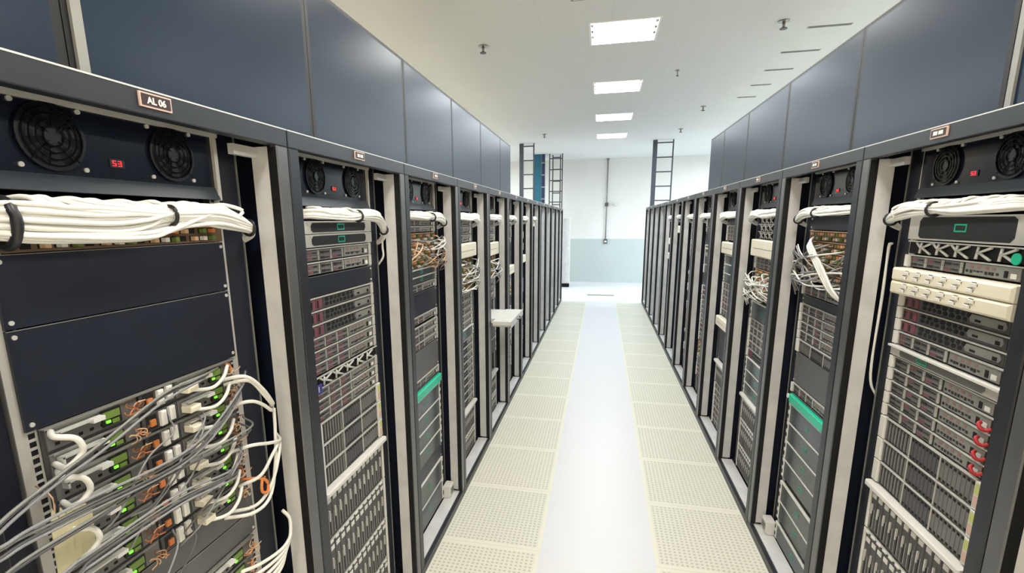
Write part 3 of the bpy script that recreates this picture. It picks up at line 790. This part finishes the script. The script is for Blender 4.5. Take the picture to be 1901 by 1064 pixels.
for k in range(1, 6): bundle(-1, k, 64 if k == 1 else 34, k <= 3, 10 + k, drop=0 if k != 2 else .05)
for k in range(0, 6): bundle(1, k, 44 if k == 1 else 34, 0 < k <= 2, 30 + k)
for k in range(6, 9):
    bundle(-1, k, 12, False, 50 + k); bundle(1, k, 12, False, 60 + k)

# ------------------------------------------------------------------ loose cables
def cable(side, k, pts, m, r, label, group, n=6, name='loose_cable', cat='cable'):
    o = bay_obj(side, Yc(k, side), name, MB().tube(pts, r, m, n, 6)); tag(o, label, cat, group); return o
def tangle(side, k, zt, zb, n, seed, mats, size=1.0, label='', group=''):
    r = random.Random(seed); s = -side
    for i in range(n):
        x0 = r.uniform(-.2, .2); z0 = r.uniform(zb + .01, zt - .005); far = r.random() < .7
        x3 = s * r.uniform(.25, .3) if far else -s * r.uniform(.24, .28)
        z3 = r.uniform(zb, zt)
        pts = [(x0, .082, z0), (x0 + r.uniform(-.02, .02), .05, z0 - .005), ((x0 * .55 + x3 * .45), .04 + r.uniform(-.02, .02), (z0 + z3) / 2 - r.uniform(-.01, .05) * size), (x3, .055 + r.uniform(-.015, .015), z3 - .02), (x3 + s * .01, .085, z3 - r.uniform(.05, .14) * size)]
        cable(side, k, pts, r.choice(mats), r.uniform(.0028, .0044), label, group)
tangle(-1, 3, 1.71, 1.52, 20, 1, (white, tan, white, tan, msteel), .6, "thin looping cable in front of the bronze switches of left row's third rack", 'looping cables in the third left rack')
tangle(-1, 4, 1.52, 1.27, 20, 2, (white, white, greyc), .7, "pale looping cable in front of the bronze switches of left row's fourth rack", 'looping cables in the fourth left rack')
tangle(-1, 5, 1.48, 1.27, 10, 3, (white, greyc), .7, "pale looping cable in front of the bronze switches of left row's fifth rack", 'looping cables in the fifth left rack')
tangle(1, 2, 1.66, 1.47, 24, 4, (white, greyc, greyc, dgreyc), 1.0, "looping cable in front of the bronze switches of right row's second full rack", 'looping cables in the second full right rack')
tangle(1, 3, 1.45, 1.27, 22, 5, (white, white, wplast), .8, "pale looping cable in front of the switches of right row's third full rack", 'looping cables in the third full right rack')
# thick white cables crossing the switches of the second full right rack
for j, (dx, dz) in enumerate(((0, 0), (.010, .008), (-.008, -.010), (.016, .015))):
    cable(1, 2, [(-.16 + dx, .08, 1.665 + dz), (-.10 + dx, .045, 1.648 + dz), (-.02 + dx, .035, 1.608 + dz), (.10 + dx, .032, 1.535 + dz), (.20 + dx * .5, .035, 1.472 + dz * .6), (.262, .06, 1.435), (.29, .12, 1.42)], white, .006, "thick white cable slanting down across the switches of right row's second full rack", 'slanting white cables')

# nearest left rack: white plugs, looping leads and grey data cables (local x -> photo right)
lab = "curled white lead on a left-hand node, left row's first rack"
for q_, z in enumerate((1.41, 1.337, 1.24, 1.12)):
    cable(-1, 1, [(-.21, .094, z + .008), (-.235, .05, z + .013), (-.214, .034, z + .002), (-.207, .034, z - .025), (-.228, .045, z - .045), (-.215, .09, z - .05)], white, .0052, lab + ', ' + ('topmost', 'second from top', 'third from top', 'lowest')[q_], 'curling white leads', 8, 'white_lead')
lab = "drooping plugged white lead on a right-hand node, left row's first rack"
for i in range(8):
    z = 1.400 - i * .047
    o = cable(-1, 1, [(.062, .093, z + .002), (.072, .07, z - .004), (.11, .055, z - .010), (.145, .055, z + .004), (.178, .07, z + .022)], white, .0042, lab + ', %s from top' % ORD[i], 'drooping white leads', 8, 'white_lead')
    p = link('plug', MB().cbox(.052, .082, .064, .092, z - .006, z + .008, .003, cream), o)
lab = 'white lead looping from a right-hand node to the grey jamb of left row\'s first rack'
loops = [[(.17, .09, 1.385), (.20, .04, 1.388), (.245, .03, 1.34), (.29, .04, 1.285), (.325, .07, 1.268)],
         [(.18, .09, 1.37), (.215, .045, 1.372), (.25, .035, 1.325), (.29, .045, 1.28), (.325, .075, 1.26)],
         [(.18, .09, 1.31), (.21, .045, 1.318), (.25, .04, 1.295), (.29, .045, 1.262), (.325, .07, 1.27)],
         [(.17, .09, 1.19), (.205, .05, 1.198), (.26, .04, 1.18), (.31, .045, 1.165), (.336, .075, 1.17)],
         [(.19, .09, 1.085), (.22, .045, 1.105), (.26, .035, 1.145), (.30, .045, 1.16), (.336, .075, 1.16)],
         [(.13, .09, 1.03), (.18, .045, 1.02), (.235, .035, 1.035), (.275, .04, 1.11), (.295, .045, 1.2), (.305, .05, 1.262)],
         [(.15, .09, 1.035), (.20, .05, 1.03), (.25, .035, 1.07), (.30, .04, 1.145), (.336, .07, 1.158)]]
for L_ in loops: cable(-1, 1, L_, white, .0046, lab, 'white leads looping to the jamb', 8, 'white_lead')
lab = "white lead fanning out from the low jamb tie in left row's first rack"
for i in range(5):
    cable(-1, 1, [(.322, .07, .935), (.318, .045, .915), (.303, .034, .885 - i * .002), (.285 - i * .004, .03, .868 - i * .006), (.25 - i * .002, .035, .857 - i * .014), (.20 - i * .004, .06, .85 - i * .022), (.16, .09, .85 - i * .024)], white, .005, lab, 'fanned white leads', 8, 'white_lead')
# curled orange end hanging beside the rail
cable(-1, 1, [(.20, .09, 1.10), (.222, .05, 1.095), (.236, .04, 1.078), (.228, .035, 1.055), (.214, .04, 1.062), (.222, .045, 1.085), (.24, .05, 1.09)], orange, .004, 'curled orange lead end hanging beside the rail of left row\'s first rack', None, 8, 'orange_lead')
lab = "slim grey data cable slanting out to the lower left of left row's first rack"
rg = random.Random(9)
paths = [[(.13, .092, 1.415), (.07, .05, 1.428), (-.039, .04, 1.424), (-.133, .03, 1.401), (-.177, .03, 1.384), (-.265, .012, 1.372), (-.325, -.012, 1.369), (-.375, -.03, 1.364), (-.41, -.035, 1.33), (-.42, -.03, 1.1), (-.41, -.02, .5)],
         [(.20, .092, 1.372), (.176, .05, 1.352), (.085, .04, 1.293), (-.004, .03, 1.284), (-.129, .03, 1.295), (-.261, .012, 1.303), (-.327, -.01, 1.315), (-.378, -.03, 1.328), (-.405, -.035, 1.30), (-.415, -.03, 1.0), (-.405, -.02, .5)],
         [(.215, .092, 1.262), (.205, .05, 1.248), (.05, .035, 1.262), (-.073, .03, 1.271), (-.213, .02, 1.271), (-.312, 0, 1.277), (-.367, -.02, 1.286), (-.395, -.03, 1.25), (-.40, -.03, 1.0), (-.395, -.02, .5)],
         [(.15, .092, 1.17), (.128, .05, 1.159), (.04, .035, 1.185), (-.046, .03, 1.200), (-.143, .03, 1.208), (-.234, .02, 1.206), (-.277, .01, 1.206), (-.37, -.02, 1.205), (-.39, -.025, 1.1), (-.385, -.02, .6)]]
k_ = 0
for g, n_ in ((0, 3), (1, 4), (2, 2), (3, 4)):
    for q in range(n_):
        ox, oz, oy = rg.uniform(-.01, .01), (q - n_ / 2) * .0072, rg.uniform(-.003, .003)
        P_ = [p_ for i_, p_ in enumerate(paths[g]) if i_ not in ((3, 6) if g == 0 else (2, 4, 6) if g == 1 else (2, 5) if g == 2 else (2, 4))]
        pts = [(x + (ox if 0 < i_ < 5 else ox * .3) + (0.02 * q if i_ == 0 else 0), y + (oy if 0 < i_ < len(P_) - 1 else 0), z + oz + (rg.uniform(-.003, .003) if i_ < 5 else 0)) for i_, (x, y, z) in enumerate(P_)]
        cable(-1, 1, pts, (greyc, dgreyc, steel)[k_ % 3], .0027, lab, 'slanting grey data cables', 7, 'data_cable'); k_ += 1
rg2 = random.Random(12)
lab = "thin grey cable drooping across the nodes of left row's first rack"
for i in range(8):
    x, z = rg2.uniform(-.02, .2), rg2.uniform(1.08, 1.38)
    cable(-1, 1, [(x, .09, z), (x - .03, .05, z - .02), (x - .10, .045, z - rg2.uniform(.04, .09)), (x - .17, .055, z - rg2.uniform(.08, .14)), (x - .2, .09, z - .16)], rg2.choice((greyc, dgreyc, msteel)), .002, lab, 'drooping thin grey cables', 6, 'thin_cable')
# cream tag sheaf on the left of the nodes
t = bay_thing(-1, Yc(1), 'tag_sheaf', (-.232, .05, 1.225))
tag(t, "sheaf of cream paper tags hanging at the left of left row's first rack", 'tags')
for i in range(5):
    a = -.035 + i * .014
    link('paper_tag', MB().prism([(a - .006, -.03), (a + .012, -.036 + i * .004), (a + .016, .045), (a + .004, .085 - i * .006), (a - .002, .06)], -.008 + i * .003, -.0065 + i * .003, mat('cream_paper', (222, 214, 176), .7)), t)
link('string', MB().tube([(-.03, -.006, .06), (-.025, -.004, .10), (-.02, .035, .115)], .0015, tan, 5, 3), t)

# jamb side cables
lab = 'white cable hanging behind the grey jamb of %s'
for side, k, zz in ((1, 1, (1.66, 1.50, 1.21, 1.12)), (-1, 2, (1.70, 1.66, 1.62, 1.58))):
    for j in range(2):
        s = -side
        cable(side, k, [(s * (.318 + .008 * j), .085, zz[0] + .02), (s * (.338 + .004 * j), .088, zz[0]), (s * (.343 - .004 * j), .09, zz[1]), (s * (.341 + .003 * j), .09, zz[2]), (s * .345, .12, zz[3])], white, .004, lab % rname(side, k), 'cables behind the jambs', 6, 'white_lead')
# red tagged cables beside the lower drive servers of the first full right rack
for i in range(4):
    z = 1.236 - i * .0405
    cable(1, 1, [(.192, .088, z + .010), (.198, .080, z + .006), (.208, .080, z - .003), (.214, .088, z - .005), (.219, .096, z + .001)], redm, .005, "short red-sleeved lead in right row's first full rack, %s from top" % ORD[i], 'red leads', 7, 'red_lead')
# small stickers and round badge
o = bay_obj(1, Yc(1, 1), 'round_badge', MB().cyl((.212, .080, 1.667), .014, .004, 'y', teal, 20))
loc, rz = place(1, Yc(1, 1)); o.location = loc
tag(o, "round teal badge on the cable manager of right row's first full rack", 'badge')
o = link('violet_tag', MB().box(-.238, -.200, .084, .087, 1.20, 1.232, purple).box(-.222, -.218, .0832, .084, 1.207, 1.226, wplast)); loc, rz = place(-1, Yc(2)); o.location = loc; o.rotation_euler = (0, 0, rz)
tag(o, "small violet tag on the rail of left row's second rack", 'tag')

# pull-out console tray in the fifth left rack
t = bay_thing(-1, Yc(5), 'console_tray', (0, .1, .915))
tag(t, "white console drawer pulled out into the aisle from left row's fifth rack", 'console tray')
link('tray', MB().cbox(-.345, .215, -.255, -.11, .045, .075, .006, wplast).box(-.33, .205, -.245, -.11, .03, .045, grey).box(-.215, .21, -.11, .3, .035, .07, wplast), t)
link('drawer_front', MB().box(-.348, .218, -.262, -.255, .028, .078, grey), t)
for x in (-.212, .19): link('slide_rail', MB().box(x, x + .02, -.20, .3, 0.006, .03, steel), t)
link('handle', MB().tube([(-.10, -.262, .05), (-.09, -.28, .05), (.0, -.28, .05), (.01, -.262, .05)], .005, dark, 6, 3), t)
# outlet box low on the jamb
for side, k in ((-1, 3), (1, 2)):
    s = -side
    o = bay_obj(side, Yc(k, side), 'sill_box', MB().cbox(min(s * .255, s * .335), max(s * .255, s * .335), .052, .1, .052, .125, .006, wplast).box(min(s * .27, s * .32), max(s * .27, s * .32), .0505, .052, .07, .11, steel))
    tag(o, 'small pale box standing on the sill of ' + rname(side, k), 'box', 'small boxes on rack sills')

# ------------------------------------------------------------------ blue panels above the racks
edgesL = [-1.40, -.70, .0, .692, 1.394, 2.12, 2.824, 3.51, 4.20, 4.68]
edgesR = [-.72, .0, .73, 1.454, 2.193, 2.93, 3.65, 4.31, 4.80]
for side, ed in ((-1, edgesL), (1, edgesR)):
    seen = [i for i in range(len(ed) - 1) if ed[i + 1] > .2]
    for i in range(len(ed) - 1):
        y0, y1 = ed[i], ed[i + 1]
        t = empty('containment_panel', (side * (AX + .03), (y0 + y1) / 2, 2.011))
        h = .44; L2 = (y1 - y0) / 2
        n = [q for q in range(len(ed) - 1) if ed[q + 1] > .3]
        pos = ORD[n.index(i)] + ' in view from the camera' if i in n else 'behind the camera, number %d from the back' % (i + 1)
        if i not in n: pos = ORD[i] + ' behind the camera'
        tag(t, 'glossy blue panel on top of the %s rack row, %s' % ('left' if side < 0 else 'right', pos), 'panel', 'blue panels above the racks')
        def bx(y0_, y1_, d0, d1, z0, z1, mm, nm):
            a, b = sorted((side * d0, side * d1)); link(nm, MB().box(a, b, y0_, y1_, z0, z1, mm), t)
        bx(-L2 + .017, L2 - .017, 0, .012, .004, h - .012, panelm, 'sheet')
        a_, b_ = sorted((0, side * .02))
        link('panel_frame', MB().box(a_, b_, -L2 + .001, -L2 + .017, 0, h, black).box(a_, b_, L2 - .017, L2 - .001, 0, h, black).box(a_, b_, -L2 + .017, L2 - .017, h - .012, h, black).box(a_, b_, -L2 + .017, L2 - .017, 0, .004, post), t)
        if (side < 0 and abs(y0 - .692) < .01) or (side > 0 and abs(y1 - 1.454) < .01):
            yy = -L2 + .012 if side < 0 else L2 - .030
            a_, b_ = sorted((0, -side * .006)); link('edge_strip', MB().box(a_, b_, yy, yy + .018, 0, h, steel), t)

# ------------------------------------------------------------------ vertical cable ladders and far corner
def ladder(x0, x1, y, z0, z1, label, wide=False, rung=.148, deep=.0):
    t = empty('cable_ladder', (x0, y, z0)); tag(t, label, 'cable ladder', 'vertical cable ladders')
    w_ = x1 - x0
    link('rail', MB().box(0, .09 if wide else .024, 0, .05, 0, z1 - z0, ladderm), t)
    link('rail', MB().box(w_ - .024, w_, 0, .05, 0, z1 - z0, ladderm), t)
    z = .06
    while z < z1 - z0 - .03:
        link('rung', MB().box(.022, w_ - .024, .014, .034, z, z + .024, ladderm), t); z += rung
    return t
YL = 11.15
ladder(-1.865, -1.535, YL, 0, H, 'tall dark vertical cable ladder by the last blue panel, left side', True, .30)
ladder(-1.40, -1.05, 13.0, 0, H, 'dark vertical cable ladder right of the teal duct', False, .27)
ladder(-1.34, -1.12, 13.25, 0, H, 'narrower cable ladder standing behind another, right of the teal duct', False, .30)
ladder(.985, 1.41, 11.4, 0, H, 'tall dark vertical cable ladder above the right rack row', True, .30)
t = empty('vertical_duct', (-1.66, 13.0, 0)); tag(t, 'teal blue vertical duct between the two left cable ladders', 'duct')
link('duct_body', MB().box(-.12, .06, 0, .2, 0, H, bluem).box(-.135, -.12, -.01, .2, 0, H, ladderm), t)
link('side_channel', MB().box(.075, .15, 0, .1, 0, H, mat('navy_channel', (24, 44, 84), .4)), t)
c_ = MB()
for i in range(11): c_.box(.062, .155, -.008, 0, .2 + i * .3, .23 + i * .3, steel)
link('clamps', c_, t)
t = empty('wall_cabinet', (-.98, 13.15, 0)); tag(t, 'slim white cabinet with black foot at the end of the left rack row', 'cabinet')
link('body', MB().cbox(-.2, .14, 0, .25, .1, 1.84, .006, wplast), t)
link('door', MB().cbox(-.19, .125, -.012, 0, .12, 1.82, .004, grey), t)
link('plinth', MB().box(-.19, .13, .01, .24, 0, .1, hole), t)
# riser pipe on the end wall
t = empty('riser_pipe', (.083, WY - .012, 1.14)); tag(t, 'thin grey conduit running down the middle of the end wall', 'pipe')
link('pipe', MB().cyl((0, -.03, .06), .016, H - 1.2, 'z', steel, 12), t)
link('valve', MB().cbox(-.045, .045, -.07, -.006, 1.0, 1.10, .01, dsteel).cyl((.045, -.035, 1.05), .012, .2, 'x', wplast, 10).cyl((.23, -.035, 1.02), .045, .05, 'z', wplast, 14), t)
link('socket_box', MB().cbox(-.05, .05, -.06, 0, -.03, .09, .01, dsteel).box(-.03, .03, -.063, -.06, 0, .05, wplast), t)
link('ceiling_cap', MB().cyl((0, -.03, H - 1.14 - .04), .04, .035, 'z', steel, 14), t)
# small floor plate near the far end
o = link('floor_plate', MB().cbox(-.32, .31, 11.75, 11.87, .0, .006, .002, steel)); tag(o, 'long flat grey plate on the floor past the ends of the racks', 'floor plate')

# ------------------------------------------------------------------ sprinklers and ceiling slots
def sprinkler(x, y, label, s=1.0):
    t = empty('sprinkler_head', (x, y, H)); tag(t, label, 'sprinkler', 'ceiling sprinkler heads')
    link('cover_ring', MB().cyl((0, 0, -.008), .045 * s, .008, 'z', sprk, 20), t)
    link('stem', MB().cyl((0, 0, -.06), .012 * s, .052, 'z', sprk, 12), t)
    link('deflector', MB().cyl((0, 0, -.066), .03 * s, .006, 'z', dsteel, 16), t)
sprinkler(-1.21, 5.0, 'ceiling sprinkler head, nearest on the left side')
sprinkler(1.44, 5.02, 'ceiling sprinkler head, nearest on the right side')
sprinkler(-1.19, 10.07, 'ceiling sprinkler head above the far left racks', .9)
sprinkler(1.40, 8.29, 'ceiling sprinkler head above the far right racks, nearer of two', .9)
sprinkler(1.357, 10.17, 'ceiling sprinkler head above the far right racks, farther of two', .9)
sprinkler(.753, 6.28, 'tiny ceiling sprinkler head right of the aisle lamps', .45)
for i, (y, x0, x1) in enumerate(((5.235, 1.70, 2.05), (5.915, 1.70, 2.06), (6.545, 1.73, 2.03), (7.2, 1.76, 2.0), (7.84, 1.76, 2.0))):
    t = empty('ceiling_slot', ((x0 + x1) / 2, y, H)); w_ = (x1 - x0) / 2
    tag(t, 'narrow dark air slot in the ceiling at right, %s' % ['nearest of five', 'second of five from the camera', 'middle of five', 'fourth of five from the camera', 'farthest of five'][i], 'air slot', 'ceiling air slots')
    link('slot_frame', MB().box(-w_, w_, -.02, .02, -.004, 0, steel), t)
    link('slot_opening', MB().box(-w_ + .01, w_ - .01, -.012, .012, -.006, -.004, dsteel), t)
t = empty('ceiling_vent', (-.21, 3.98, H)); tag(t, 'pale square ceiling vent cut off by the top edge', 'vent')
link('vent_frame', MB().box(-.11, .13, -.24, .22, -.006, 0, steel), t)
link('vent_slats', MB().box(-.09, .11, -.22, .20, -.010, -.006, wplast), t)
